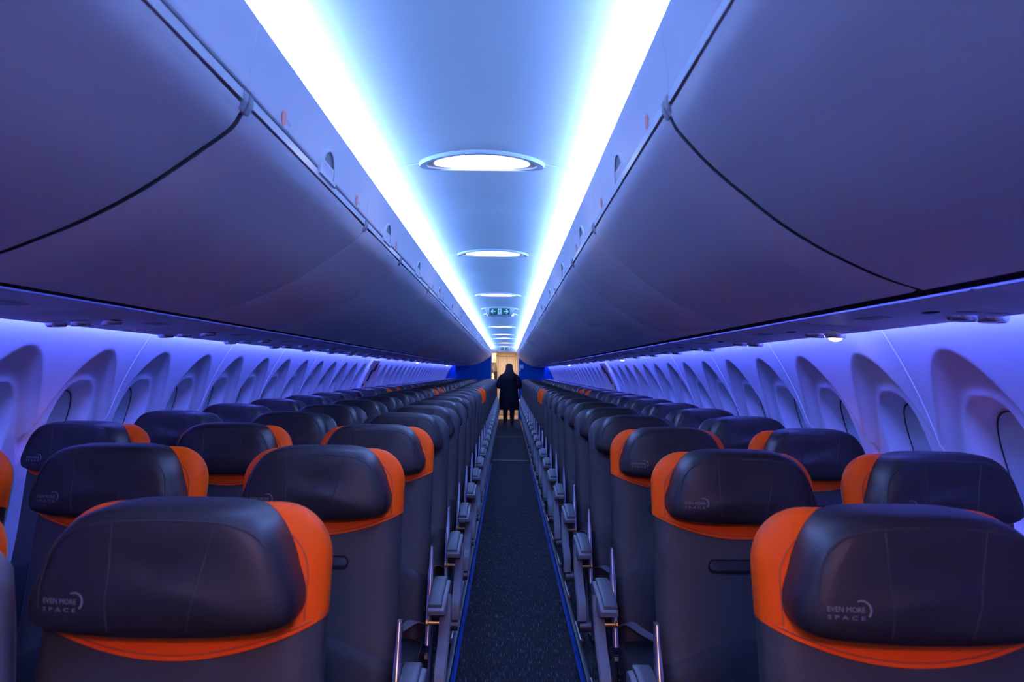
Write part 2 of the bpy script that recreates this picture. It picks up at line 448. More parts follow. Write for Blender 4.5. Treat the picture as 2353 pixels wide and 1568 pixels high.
for s in (-1, 1):
    for i in range(len(JT)-1):
        y0, y1 = JT[i], JT[i+1]
        ms = bin_meshes(s, y1-y0, .0075 if i == 3 else .0034)
        n = i - 2
        lab = ('white curved overhead bin above the %s block, %s from the front' % (SIDE[s], ORD[n])) if n >= 0 else 'white curved overhead bin above the %s block, %s behind the viewer' % (SIDE[s], ('second', 'first')[i])
        if n == 0: lab = 'large white overhead bin nearest the viewer above the %s block' % SIDE[s]
        if y1 < .3: continue
        root = thing('overhead_bin', lab, 'overhead bin', (0, y0, 0), 'overhead bins on the %s side' % SIDE[s])
        for k in ('door', 'bin_body', 'grip_strip', 'corner_fitting', 'corner_fitting_far', 'valance_panel'):
            link(k.replace('_far', ''), ms[k], root)
        if 'door_seal' in ms: link('door_seal', ms['door_seal'], root)
        if n < 15:
            la = link('latch', ms['latch'], root); link('latch_dark_fill', ms['latch_dark_fill'], la); link('paddle', ms['paddle'], la)
    # plain continuation of the bin lining behind the viewer
    mb = MB()
    mb.loft([[(x, yy, z) for x, z in SM[s]] for yy in (YF, JT[2]-.001)], False)
    mb.loft([[(CC+s*.386, yy, H+.49), (CC+s*.3645, yy, H+.639)] for yy in (YF, JT[2]-.001)], False)
    o = obj('trim_%d' % (34+(s+1)//2), mb, 'bin'); tag(o, 'bin lining continuing forward on the %s side' % SIDE[s], 'trim', kind='structure')

# ------------------------------------------------------------------ row signs on the valance
def row_sign(s, y, num, letters, col, label, small=False):
    root = thing('row_sign', label, 'sign', (CC + s*.3845, y, H+.532), 'row signs on the bin panels')
    R = Matrix.Rotation(-s*.10, 3, 'Y')
    def put(mb, pts, faces, dx):
        # local (u along the aisle as read by a passenger, v up) -> world
        vs = []
        for u, v in pts:
            p = R @ Vector((-s*dx, u*(1 if s < 0 else -1), v)); vs.append(tuple(p))
        mb.add(vs, faces)
    if not small:
        mb = MB(); n = 28; c = [(.0165*math.cos(2*PI*k/n), .0165*math.sin(2*PI*k/n)) for k in range(n)]
        put(mb, c, [tuple(range(n))], .0012); disc = obj('row_number_disc', mb, col, root, smooth=False)
        vs, fs = text_mesh(num, .022); w = max(v[0] for v in vs)
        mb = MB(); put(mb, [(v[0]-w/2, v[1]-.0078) for v in vs], fs, .0020); obj('row_number', mb, 'decal_white', disc, smooth=False)
    vs, fs = text_mesh(letters, .014, 1.25)
    mb = MB(); o0 = .021 if not small else -.02
    put(mb, [(v[0]+o0, v[1]-.006) for v in vs], fs, .0012); obj('seat_letters', mb, 'decal_grey', root, smooth=False)
    mb = MB()
    for k in range(2): put(mb, [(o0+.002+.012*k, -.0185), (o0+.011+.012*k, -.0185), (o0+.011+.012*k, -.0155), (o0+.002+.012*k, -.0155)], [(0, 1, 2, 3)], .0012)
    obj('pictogram', mb, 'decal_grey', root, smooth=False)
for s, ltr in ((-1, 'DEF'), (1, 'AC')):
    row_sign(s, 1.66, '3', ltr, 'decal_org', 'orange round row 3 %s sign on the bin panel' % ltr)
    row_sign(s, 2.46, '4', ltr, 'decal_org', 'orange round row 4 %s sign on the bin panel' % ltr)
    for k in range(6):
        row_sign(s, 3.34+.813*k, str(5+k), ltr, 'decal_grey' if k else 'decal_org', 'small row %d %s sign on the bin panel' % (5+k, ltr))

# ------------------------------------------------------------------ sidewalls with sculpted window reveals
def wallw(z):                                   # half width of the lining at height z relative to the eye
    return 1.4055 - .599*(z-.139) - .419*(z-.139)*(z+.023)
ZT, ZW = .0755, -.285
def wdepth(dy, z):
    dv = ZT - z; r = dy*dy/.24; sv = dv - r
    d = 0
    if sv > 0:
        fade = 1 - sstep(-.50, -.80, z) if False else 1 - sstep(.55, .85, -z)
        d1 = .050*(1-math.exp(-sv/.040)) * sstep(-.004, .03, sv) - .022*sstep(.055, .175, sv)
        q = (abs(dy)/.138)**2.6 + (abs(z-ZW)/.205)**2.6
        d = (d1)*fade + .080*(1-sstep(.84, 1.30, q))
    return d
def panel_mesh(s, nwin=2):
    mb = MB(); PW = .54*nwin
    zs = [-1.42, -1.2, -1.0, -.9] + [-.85+.0118*k for k in range(81)] + [.12, .145, .17, .2, .25, .31]
    ny = 72*nwin
    ys = [PW*k/ny for k in range(ny+1)]
    rings = []
    for z in zs:
        row = []
        for j, y in enumerate(ys):
            yl = (y % .54) if y < PW else .54
            dy = yl-.27
            d = wdepth(dy, z) if -1.0 < z < ZT else 0
            row.append((CW + s*(wallw(z)+d), y, z+H))
        rings.append(row)
    mb.loft(rings, False)
    return mb.mesh('sidewall', M['wall'], angle=75)
def bead_mesh(s):
    mb = MB()
    mb.tube([(CW+s*(wallw(z)+wdepth(.27, z)-.0005), 0, z+H) for z in [-.9+.04*k for k in range(30)]], .0032, 6)
    return mb.mesh('panel_bead', M['bead'])
def window_meshes(s):
    o = {}
    mb = MB(); n = 44
    def loop(a, b, off):
        pts = []
        for k in range(n):
            t = 2*PI*k/n; c, sn = math.cos(t), math.sin(t)
            y = a*math.copysign(abs(c)**(2/2.6), c); z = ZW + b*math.copysign(abs(sn)**(2/2.6), sn)
            dd = wdepth(0, ZW)
            pts.append((CW+s*(wallw(z)+dd+off), y, z+H))
        return pts
    mb.loft([loop(.1262, .1912, -.002), loop(.1245, .1895, -.008), loop(.1195, .1845, -.008), loop(.118, .183, .004)], True)
    o['frame'] = mb.mesh('window', M['gasket'])
    mb = MB()
    rings = []
    for i in range(13):
        z = ZW - .192 + .384*i/12
        hw = .124*max(.02, 1-(abs(z-ZW)/.193)**2.6)**(1/2.6) if abs(z-ZW) < .193 else .02
        dd = wdepth(0, ZW)
        rings.append([(CW+s*(wallw(z)+dd-.006), -hw+2*hw*k/6, z+H) for k in range(7)])
    mb.loft(rings, False)
    z = ZW-.165
    mb.box(min(CW+s*(wallw(z)+.118-.022), CW+s*(wallw(z)+.118)), max(CW+s*(wallw(z)+.118-.022), CW+s*(wallw(z)+.118)), -.05, .05, z+H-.008, z+H+.008, .004)
    o['shade'] = mb.mesh('window_shade', M['shade'])
    return o
WN = 0
for s in (-1, 1):
    pm, bm_, wm = panel_mesh(s), bead_mesh(s), window_meshes(s)
    y = 2.475 - 1.08*4; i = 0; nw = 0
    while y < YB - .02:
        if y + 1.08 > YB + .5: break
        o = link('wall_%s' % SNAME[s], pm, None, (0, y, 0))
        tag(o, 'white sculpted sidewall panel on the %s side, %s from the front' % (SIDE[s], ORD[i]), 'wall', kind='structure')
        b = link('panel_bead', bm_, o)
        for k in range(2):
            yc = y + .27 + .54*k
            if yc > YB - .2: continue
            WN += 1; nw += 1
            wo = link('window_%d' % WN, wm['frame'], None, (0, yc, 0))
            tag(wo, 'window with drawn pale shade, %s from the front on the %s side' % (ORD[nw-1], SIDE[s]), 'window', kind='structure')
            link('window_shade', wm['shade'], wo)
        y += 1.08; i += 1

# overwing exits
for s in (-1, 1):
    root = thing('emergency_exit', 'overwing emergency exit hatch in the %s sidewall' % SIDE[s], 'emergency exit', (0, 9.62, 0), 'overwing exits')
    def wx(z, d=0): return CW + s*(wallw(z)-d)
    mb = MB()
    pth = [(wx(z, .02), -.22+.02*math.sin((z+.6)*3), z+H) for z in [-.62+.05*k for k in range(14)]]
    mb.tube(pth, .026, 10); obj('frame_rim', mb, 'wall', root)
    mb = MB()
    for z0, z1, y0, y1 in ((-.6, .115, -.19, .36),):
        rings = []
        for k in range(13):
            z = z0+(z1-z0)*k/12
            rings.append([(wx(z, d), yy, z+H) for yy, d in ((y0, -.01), (y0, .028), (y0+.02, .034), (.08, .036), (y1-.02, .034), (y1, .028), (y1, -.01))])
        mb.loft(rings, False)
    obj('hatch_panel', mb, 'wall', root)
    mb = MB()
    for z0, z1, y0, y1 in ((-.01, .075, .17, .30),):
        mb.loft([[(wx(z, d), yy, z+H) for yy, d in ((y0, .036), (y0+.004, .042), (y1-.004, .042), (y1, .036))] for z in (z0, (z0+z1)/2, z1)], False)
    obj('handle_cover', mb, 'teal', root)
    mb = MB()
    mb.loft([[(wx(z, d), yy, z+H) for yy, d in ((.05, .036), (.054, .044), (.146, .044), (.15, .036))] for z in (-.14, -.07, 0)], False)
    obj('handle', mb, 'psu_dark', root)
    mb = MB()
    for z0, z1 in ((-.205, -.165), (-.27, -.23)):
        mb.loft([[(wx(z, d), yy, z+H) for yy, d in ((-.10, .036), (-.09, .043), (-.05, .043), (-.04, .036))] for z in (z0, z1)], False)
    obj('lock', mb, 'teal', root)
    mb = MB(); mb.loft([[(wx(z, d), yy, z+H) for yy, d in ((-.14, .036), (-.13, .042), (-.05, .042), (-.04, .036))] for z in (-.48, -.38, -.29)], False)
    obj('grip_pocket', mb, 'bronze', root)

# ------------------------------------------------------------------ rows
ROWS = [1.2, 2.095, 2.954] + [2.954+.813*k for k in range(1, 24)]
ROWS = [y for y in ROWS if y < YB - 1.0]
NR = len(ROWS)
EMS = {0, 1, 2, 10, 11}

# ------------------------------------------------------------------ passenger service units
PSU = {-1: ((-1.085, .1655), (-1.558, .1466)), 1: ((.795, .1467), (1.115, .1358))}
def psu_pt(s, t, dz=0):
    (x0, z0), (x1, z1) = PSU[s]
    return (x0+(x1-x0)*t, z0+(z1-z0)*t+H+dz)
PSU_LIGHTS = {-1: (.545, .77, .94), 1: (.77, .985)}
PM = {}
def psu_meshes(s, L):
    key = (s, round(L, 3))
    if key in PM: return PM[key]
    out = {}
    mb = MB(); g = .0002
    ts = [0, .004, .03, .12, .13, .3, .5, .7, .9, .97, 1.0]
    rings = []
    for yy, d in ((g, .004), (g+.003, 0), (L-g-.003, 0), (L-g, .004)):
        r = [(psu_pt(s, 0)[0], yy, psu_pt(s, 0)[1]+.0015)]
        for t in ts:
            x, z = psu_pt(s, t)
            r.append((x, yy, z+d + (.003 if t in (.12, .13) else 0)))
        r.append((psu_pt(s, 1)[0]+s*.002, yy, psu_pt(s, 1)[1]+.010)); r.append((psu_pt(s, 1)[0]-s*.004, yy, psu_pt(s, 1)[1]+.028))
        r.append((psu_pt(s, 1)[0]-s*.05, yy, psu_pt(s, 1)[1]+.032))
        rings.append(r)
    mb.loft(rings, False)
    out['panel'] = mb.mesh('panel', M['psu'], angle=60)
    PM[key] = out
    return out
def disc_mesh(mb, c, r, prof, n=20, tilt=0):
    rings = []
    for f, dz in prof:
        rings.append([(c[0]+r*f*math.cos(2*PI*k/n), c[1]+r*f*math.sin(2*PI*k/n), c[2]+dz+tilt*r*f*math.cos(2*PI*k/n)) for k in range(n)])
    mb.loft(rings, True, False, True)
for s in (-1, 1):
    tilt = (PSU[s][1][1]-PSU[s][0][1])/(PSU[s][1][0]-PSU[s][0][0])
    mb = MB(); rim_m = None
    # shared small parts, local origin at (0,0,0) of the unit
    rimM, lensM, litM, airM, signM = [], [], [], [], []
    for t in PSU_LIGHTS[s]:
        x, z = psu_pt(s, t)
        mb = MB(); disc_mesh(mb, (x, 0, z), .034, ((1, .002), (.99, -.004), (.93, -.010), (.84, -.0125), (.78, -.010), (.74, -.002)), tilt=tilt); rimM.append(mb.mesh('reading_light', M['rim_metal']))
        mb = MB(); disc_mesh(mb, (x, 0, z-.003), .026, ((1, 0), (.7, -.008), (.25, -.011)), tilt=tilt); lensM.append(mb.mesh('lens', M['lens_off']))
        mb = MB(); disc_mesh(mb, (x, 0, z-.004), .027, ((1, 0), (.7, -.014), (.25, -.019)), tilt=tilt); litM.append(mb.mesh('lens', M['lens_small']))
        xa, za = psu_pt(s, t-(.11 if s < 0 else .14))
        mb = MB(); mb.add([(xa+.030*math.cos(2*PI*q/18), -.10+.012*math.sin(2*PI*q/18), za-.0012+tilt*.030*math.cos(2*PI*q/18)) for q in range(18)], [tuple(range(18))]); airM.append(mb.mesh('air_vent', M['psu_dark']))
    xa, za = psu_pt(s, .30)
    mb = MB()
    xb, zb = psu_pt(s, .44)
    mb.add([(xa, .10, za-.0012), (xb, .10, zb-.0012), (xb, .22, zb-.0012), (xa, .22, za-.0012)], [(0, 1, 2, 3)])
    signM = mb.mesh('sign_window', M['psu_dark'], smooth=False)
    mb = MB(); xv, zv = psu_pt(s, .46)
    mb.sphere((xv, -.05, zv), .016, .030, .004, 14, 8); ventM = mb.mesh('speaker_grille', M['psu_dark'])
    for i, yr in enumerate(ROWS):
        yc = yr - (.30 if i < 3 else .26)
        lit = (s, i) in ((1, 2), (1, 8), (1, 16), (-1, 15), (-1, 23))
        yp = ROWS[i-1] - (.30 if i-1 < 3 else .26) if i else yc-.9
        yn = ROWS[i+1] - (.30 if i+1 < 3 else .26) if i < NR-1 else 2*(YB-.002)-yc
        y0, y1 = (yc+yp)/2, (yc+yn)/2
        y1 = min(y1, YB-.002)
        lab = 'grey service panel under the bins over the %s row of the %s block' % (ORD[i], SIDE[s])
        if lit: lab = 'service panel with a glowing reading light over the %s row, %s block' % (ORD[i], SIDE[s])
        root = thing('service_panel', lab, 'service panel', (0, yc, 0), 'service panels over the %s block' % SIDE[s])
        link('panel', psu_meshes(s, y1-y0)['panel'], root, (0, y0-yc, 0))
        if i > 17 and not lit: continue
        for k in range(len(rimM)):
            r = link('reading_light', rimM[k], root); isl = lit and k == len(rimM)-1
            link('lens', litM[k] if isl else lensM[k], r)
            if isl: r['label'] = 'lit reading light'
            if i < 10: link('air_vent', airM[k], root)
        if i < 10:
            link('sign_window', signM, root); link('speaker_grille', ventM, root)
    y0 = ROWS[0]-.30-.9*.5
    mb = MB(); a, b = psu_pt(s, 0), psu_pt(s, 1)
    mb.loft([[(a[0], yy, a[1]), (b[0], yy, b[1]), (b[0]-s*.01, yy, b[1]+.03)] for yy in (YF, y0-.001)], False)
    o = obj('trim_%d' % (36+(s+1)//2), mb, 'psu'); tag(o, 'service panel lining continuing forward on the %s side' % SIDE[s], 'trim', kind='structure')
    # dark slot between the bins and the service panels
    mb = MB(); e = SM[s][-1]
    mb.loft([[(e[0]-s*.012, yy, e[1]+.016), (a[0]+s*.012, yy, a[1]+.008)] for yy in (YF, YB)], False)
    o = obj('trim_%d' % (38+(s+1)//2), mb, 'dark_gap'); tag(o, 'dark slot between bins and service panels on the %s side' % SIDE[s], 'trim', kind='structure')

# ------------------------------------------------------------------ seats
SW, ZTOP, RC = .218, 1.203, .090
def P_(z): return .30*(z-1.06)
def edge_sd(x, z, zb=-5):
    bx, bz = SW, ZTOP-zb                       # rounded box, open at the bottom
    qx = abs(x)-SW+RC; qz = (z-ZTOP)+RC
    return -(math.hypot(max(qx,0), max(qz,0)) + min(max(qx, qz), 0) - RC)
def ztop(x):
    q = abs(x)-SW+RC
    if q <= 0: return ZTOP
    return ZTOP-RC+math.sqrt(max(0, RC*RC-q*q))
def back_grid(zlow, out, T, D, nz=26):
    """front of the backrest between zlow(x) and the top outline, rolled over its edge and carried back by D"""
    nx = 36; xs = [SW*math.sin(PI/2*(-1+2*k/nx)) for k in range(nx+1)]
    mb = MB(); cols = []
    for x in xs:
        zt = ztop(x); zl = min(zlow(x), zt-.002); col = []
        for k in range(nz+1):
            t = k/nz; t = 1-(1-t)**1.8
            z = zl + (zt-zl)*t
            e = max(0, edge_sd(x, z)); R = .045
            roll = math.sqrt(max(0, 1-(1-min(1, e/R))**2))
            bul = .010*(1-(x/SW)**2)
            col.append((x*(1+out), P_(z)+T*(1-roll)-bul-out*.6, z+out*.25*roll))
        cols.append(col)
    rings = cols
    mb.loft(rings, False)
    # skirt along the outline: bottom left corner, up, over and down
    loop = [(xs[0]*(1+out), z, 0) for z in []]
    sk = []
    for k in range(nz+1): sk.append(cols[0][k])
    for c in cols[1:]: sk.append(c[-1])
    for k in range(nz-1, -1, -1): sk.append(cols[-1][k])
    mb.loft([[(x*(1-.09*f*f), y+D*f, z-.018*f*f) for x, y, z in sk] for f in (0, .35, .7, 1)], False)
    return mb
def make_seat_meshes():
    S = {}
    zb = lambda x: .983 + .053*(x/SW)**2
    # main cushion, below the cover line
    mb = MB(); nx = 30; xs = [SW*math.sin(PI/2*(-1+2*k/nx)) for k in range(nx+1)]
    cols = []
    for x in xs:
        col = []
        for k in range(25):
            z = .46 + (zb(x)+.004-.46)*k/24
            e = SW-abs(x); roll = math.sqrt(max(0, 1-(1-min(1, e/.045))**2))
            bul = .010*(1-(x/SW)**2) - .010*math.exp(-((z-.80)/.13)**2)
            col.append((x, P_(z)+.035*(1-roll)-bul, z))
        cols.append(col)
    mb.loft(cols, False)
    for c in (cols[0], cols[-1]):
        mb.loft([[(x*(1-.09*f*f), y+.078*f, z) for x, y, z in c] for f in (0, .35, .7, 1)], False)
    S['backrest'] = mb.mesh('backrest', M['leather'], angle=60)
    # lower darker panel with an arched seam
    mb = MB(); cols = []
    for x in xs:
        zt = .745 - .075*(abs(x)/SW)**1.6
        col = []
        for k in range(14):
            z = .45 + (zt-.45)*k/13
            e = SW-abs(x); roll = math.sqrt(max(0, 1-(1-min(1, e/.045))**2))
            bul = .010*(1-(x/SW)**2) - .010*math.exp(-((z-.80)/.13)**2)
            off = .005 if k < 13 else -.001
            col.append((x*1.004, P_(z)+.035*(1-roll)-bul-off*sstep(0, .03, e+.012), z))
        cols.append(col)
    mb.loft(cols, False)
    for c in (cols[0], cols[-1]): mb.loft([[(x*(1-.09*f*f), y+.078*f, z) for x, y, z in c] for f in (0, .35, .7, 1)], False)
    S['lower_panel'] = mb.mesh('lower_panel', M['leather_dk'], angle=60)
    mb = back_grid(zb, .006, .036, .078)
    S['top_cover_orange'] = mb.mesh('top_cover', M['leather_org'], angle=70)
    S['top_cover_grey'] = mb.mesh('top_cover', M['leather_std'], angle=70)
    # piping seam parallel to the outline and along the cover hem
    def seam(m):
        mb = MB(); pts = []
        for k in range(49):
            a = k/48
            # walk an inset outline from one hem end to the other
            ins = .026; w = SW-ins; zt = ZTOP-ins; r = RC-ins*.4
            L1 = zt-r-1.035; L2 = r*PI/2; L3 = 2*(w-r); L = 2*L1+2*L2+L3; d = a*L
            if d < L1: p = (-w, 1.035+d)
            elif d < L1+L2: t = (d-L1)/r; p = (-w+r-r*math.cos(t), zt-r+r*math.sin(t))
            elif d < L1+L2+L3: p = (-w+r+(d-L1-L2), zt)
            elif d < L1+2*L2+L3: t = (d-L1-L2-L3)/r; p = (w-r+r*math.sin(t), zt-r+r*math.cos(t))
            else: p = (w, zt-r-(d-L1-2*L2-L3))
            pts.append(p)
        def surf(x, z, lift=.0):
            e = max(0, edge_sd(x, z)); roll = math.sqrt(max(0, 1-(1-min(1, e/.045))**2))
            return (x*1.006, P_(z)+.036*(1-roll)-.010*(1-(x/SW)**2)-.0036-lift, z+.003*roll)
        mb.tube([surf(x, z) for x, z in pts], .0014, 5)
        hem = [(SW*.985*(-1+2*k/24)) for k in range(25)]
        mb.tube([surf(x, zb(x)+.006, .0002) for x in hem], .0014, 5)
        return mb.mesh('piping', m)
    S['piping_orange'] = seam(M['seam_org']); S['piping_grey'] = seam(M['leather_dk'])
    # back shell
    mb = MB(); O = []
    for k in range(9): O.append((-SW+.001, .50+(ZTOP-RC-.50)*k/8))
    for k in range(1, 13): t = PI/2*k/12; O.append((-SW+.001+RC-RC*math.cos(t), ZTOP-RC+(RC-.002)*math.sin(t)))
    O += [(-x, z) for x, z in reversed(O)]
    def R(ins, dy): return [(x*(1-ins), P_(z)+dy, .85+(z-.85)*(1-ins*.9)) for x, z in O]
    mb.loft([R(.12, .085), R(.085, .106), R(.085, .114), R(.10, .124), R(.16, .128)], True, False, True)
    S['back_shell'] = mb.mesh('back_shell', M['shell'])
    # headrest
    HP = [(.193, 1.077), (.1905, 1.056), (.180, 1.045), (.152, 1.036), (.10, 1.030), (.05, 1.0275)]
    HT = [(.189, 1.097), (.182, 1.116), (.175, 1.137), (.164, 1.161), (.150, 1.182), (.132, 1.1985), (.108, 1.209), (.078, 1.2142), (.04, 1.2155)]
    right = list(reversed(HP)) + HT
    outl = [(0, 1.0268)] + right + [(0, 1.2158)] + [(-x, z) for x, z in reversed(right)]
    outl = [(p[0], p[1]) for p in catmull([(x, z, 0) for x, z in outl+[outl[0]]], 3)][:-1]
    prof = [(.03, .055), (0, .02), (0, -.036), (.012, -.053), (.04, -.066), (.09, -.0745), (.2, -.081), (.4, -.0855), (.7, -.088), (.9, -.0885)]
    mb = MB(); zc = 1.118
    rings = []
    for i, y in prof:
        rings.append([(x*(1-i*(.55 if i < .1 else 1)) if i < .1 else x*(1-i), y + .10*(z-1.12), zc+(z-zc)*(1-i)) for x, z in outl])
    mb.loft(rings, True, True, True)
    S['headrest'] = mb.mesh('headrest', M['leather_blk'], angle=60)
    bv = BVHTree.FromPolygons([Vector(v) for v in mb.v], mb.f)
    def on(x, z, lift):
        h = bv.ray_cast(Vector((x, -1, z)), Vector((0, 1, 0)))
        return (x, (h[0].y if h[0] else -.06)-lift, z)
    mb = MB()
    for sg in (-1, 1):
        mb.tube([on(sg*(.078-.032*(k/16)**1.0) if sg > 0 else sg*(.070-.004*(k/16)), 1.196-.150*k/16, -.0004) for k in range(17)], .0016, 5)
    hem = []
    for k in range(31):
        t = k/30; ang = PI*(1-t)
        x = .168*math.copysign(abs(math.cos(ang))**.55, math.cos(ang)); z = 1.075 + .1235*abs(math.sin(ang))**.62
        hem.append(on(x, z, -.0002))
    mb.tube(hem, .0018, 5)
    S['stitching'] = mb.mesh('stitching', M['seam'])
    # printed mark
    mb = MB()
    for body, size, sp, x0, z0, wd in (('EVEN MORE', .0105, 1.0, -.1590, 1.0840, .0510), ('S P A C E', .0080, 1.0, -.1590, 1.0735, .0510)):
        vs, fs = text_mesh(body, size, sp); w = max(v[0] for v in vs)
        mb.add([on(x0+v[0]*wd/w, z0+v[1], .0022) for v in vs], fs)
    for k in range(12):
        t = math.radians(112 - 150*k/11); rr = .0013 + .0004*(k/11)
        cx, cz = -.1120 + .0125*math.cos(t), 1.0875+.0125*math.sin(t)
        mb.add([on(cx+rr*math.cos(2*PI*q/8), cz+rr*math.sin(2*PI*q/8), .0018) for q in range(8)], [tuple(range(8))])
    S['printed_mark'] = mb.mesh('printed_mark', M['print'], smooth=False)
    # lumbar slot
    mb = MB(); zc = .915; n = 32; lp = []
    for k in range(n):
        t = 2*PI*k/n; c = math.cos(t)
        lp.append((math.copysign(.070, c)+.015*c if abs(c) > 1e-6 else 0, zc+.015*math.sin(t)))
    def fy(x, z): return P_(z)-.010*(1-(x/SW)**2)+.010*math.exp(-((z-.80)/.13)**2)
    mb.loft([[(x*1.03, fy(x, z)+.001, zc+(z-zc)*1.25) for x, z in lp], [(x*1.03, fy(x, z)-.003, zc+(z-zc)*1.2) for x, z in lp], [(x, fy(x, z)-.001, z) for x, z in lp], [(x*.97, fy(x, z)-.006, zc+(z-zc)*.75) for x, z in lp], [(x*.9, fy(x, z)-.007, zc+(z-zc)*.2) for x, z in lp]], True, False, True)
    S['lumbar_slot'] = mb.mesh('lumbar_slot', M['leather_dk'], angle=75)
    # seat cushion
    mb = MB(); ol = []
    for k in range(40):
        t = 2*PI*k/40; c, sn = math.cos(t), math.sin(t)
        ol.append((.222*math.copysign(abs(c)**.35, c), -.365+.215*math.copysign(abs(sn)**.35, sn)))
    def cr(i, z): return [(x*(1-i), -.365+(y+.365)*(1-i), z+.02*((y+.365)/.215 < 0)*0) for x, y in ol]
    mb.loft([cr(.05, .375), cr(0, .395), cr(0, .445), cr(.03, .462), cr(.09, .471), cr(.3, .474), cr(.8, .470)], True, True, True)
    S['seat_cushion'] = mb.mesh('seat_cushion', M['leather_dk'])
    mb = MB(); mb.tube([(x*.955, -.365+(y+.365)*.955, .4685) for x, y in ol+[ol[0]]], .0022, 5)
    S['cushion_piping'] = mb.mesh('piping', M['seam'])
    # side bars
    for sg, nm in ((-1, 'bar_a'), (1, 'bar_b')):
        mb = MB(); pts = []
        path = [(sg*.229, P_(z)-.004-.014*sstep(.77, .60, z)-.03*max(0, (.62-z))/.17, z) for z in [.778-.0195*k for k in range(17)]]
        rings = []
        for i, p in enumerate(path):
            w = .0055 + .003*min(1, i/5); dp = .014 + .010*min(1, i/6)
            rings.append([(p[0]-w, p[1]-dp*.5, p[2]), (p[0]-w*.4, p[1]-dp*.5-.004, p[2]), (p[0]+w*.4, p[1]-dp*.5-.004, p[2]), (p[0]+w, p[1]-dp*.5, p[2]), (p[0]+w, p[1]+dp, p[2]), (p[0]-w, p[1]+dp, p[2])])
        mb.loft(rings, True, True, True)
        S[nm] = mb.mesh('side_bar', M['metal'], angle=50)
    # legs
    for sg, nm in ((-1, 'leg_a'), (1, 'leg_b')):
        mb = MB(); x = sg*.155
        mb.tube([(x, -.13, .385), (x, -.17, .2), (x, -.29, .03), (x, -.33, .014), (x, -.46, .014), (x, -.50, .03), (x, -.47, .22), (x, -.46, .385)], [.014, .014, .014, .014, .014, .016, .016, .016], 8)
        S[nm] = mb.mesh('leg', M['metal_dk'])
    mb = MB()
    mb.tube([(-.222, 0, .385), (.222, 0, .385)], .018, 8)
    S['cross_tube'] = mb.mesh('cross_tube', M['metal_dk'])
    # armrests: sg gives the side of the seat, aisle arms carry a shroud
    def housing(sg, xc, w):
        mb = MB()
        side = [(-.045, .640), (-.075, .652), (-.11, .653), (-.25, .642), (-.322, .630), (-.340, .618), (-.338, .603), (-.315, .594), (-.26, .588), (-.21, .574), (-.17, .545), (-.13, .53), (-.05, .55)]
        mb.prism(side, 'x', xc-w/2, xc+w/2, .008); return mb
    def padm(sg, xc, w):
        mb = MB(); top = [(-.060, .6535), (-.11, .6575), (-.25, .6465), (-.315, .636), (-.330, .628)]
        rings = []
        for f, dz in ((.98, -.006), (1.0, 0), (.96, .005), (.80, .008), (.3, .009)):
            ring = []
            for y, z in top: ring.append((xc-w/2*f, -.195+(y+.195)*(.97+.03*f), z+dz))
            for y, z in reversed(top): ring.append((xc+w/2*f, -.195+(y+.195)*(.97+.03*f), z+dz))
            rings.append(ring)
        mb.loft(rings, True, True, True); return mb
    for sg, k in ((-1, 'l'), (1, 'r')):
        xc = sg*.258
        S['aarm_'+k] = housing(sg, sg*.268, .062).mesh('armrest', M['arm'])
        S['apad_'+k] = padm(sg, sg*.262, .048).mesh('armrest_pad', M['armpad'])
        # sweeping shroud below the aisle armrest
        cl = catmull([(-.185, .630), (-.205, .585), (-.240, .535), (-.300, .482), (-.372, .445), (-.415, .415), (-.430, .360)], 5)
        rings = []
        for i, (y, z) in enumerate(cl):
            a = cl[max(i-1, 0)]; b = cl[min(i+1, len(cl)-1)]; L = math.hypot(b[0]-a[0], b[1]-a[1])
            n = ((b[1]-a[1])/L, -(b[0]-a[0])/L)       # points towards the front/up
            th = .034 if i < len(cl)-5 else .030
            x0, x1 = sg*.271, sg*.309
            rings.append([(x0, y+n[0]*-th*.0-n[0]*th*.5, z-n[1]*th*.5), (x1-sg*.004, y-n[0]*th*.5, z-n[1]*th*.5), (x1, y-n[0]*th*.3, z-n[1]*th*.3), (x1, y+n[0]*th*.3, z+n[1]*th*.3), (x1-sg*.006, y+n[0]*th*.5, z+n[1]*th*.5), (x0, y+n[0]*th*.5, z+n[1]*th*.5)])
        mb = MB(); mb.loft(rings, True, True, True); S['shroud_'+k] = mb.mesh('arm_shroud', M['arm'], angle=35)
        mb = MB(); mb.tube([(sg*.225, -.235, .545), (sg*.232, -.235, .545), (sg*.234, -.235, .545), (sg*.275, -.235, .545)], [.012, .012, .007, .007], 8)
        S['bolt_'+k] = mb.mesh('hinge_bolt', M['brass'])
        mb = MB(); mb.tube([(sg*.25, -.425, .335), (sg*.298, -.425, .335)], .024, 12)
        S['tube_end_'+k] = mb.mesh('tube_end', M['metal_dk'])
        mb = MB(); mb.box(min(sg*.205, sg*.228), max(sg*.205, sg*.228), -.52, -.20, 0.0, .034, .008)
        S['track_cover_'+k] = mb.mesh('track_cover', M['metal'])
        S['marm_'+k] = housing(sg, sg*.262, .044).mesh('armrest', M['arm'])
        S['mpad_'+k] = padm(sg, sg*.262, .038).mesh('armrest_pad', M['armpad'])
        # seat belt lying across the cushion from the aisle-side hinge
        pts = [(sg*.215, -.145, .500), (sg*.18, -.19, .535), (sg*.13, -.235, .515), (sg*.06, -.275, .490), (sg*-.02, -.30, .480)]
        cl = catmull(pts, 4); rings = []
        for i, p in enumerate(cl):
            a = Vector(cl[max(i-1, 0)]); b = Vector(cl[min(i+1, len(cl)-1)]); t = (b-a).normalized()
            u = t.cross(Vector((0, 0, 1))).normalized()*.022; up = Vector((0, 0, .0018)); q = Vector(p)
            rings.append([tuple(q-u-up), tuple(q+u-up), tuple(q+u+up), tuple(q-u+up)])
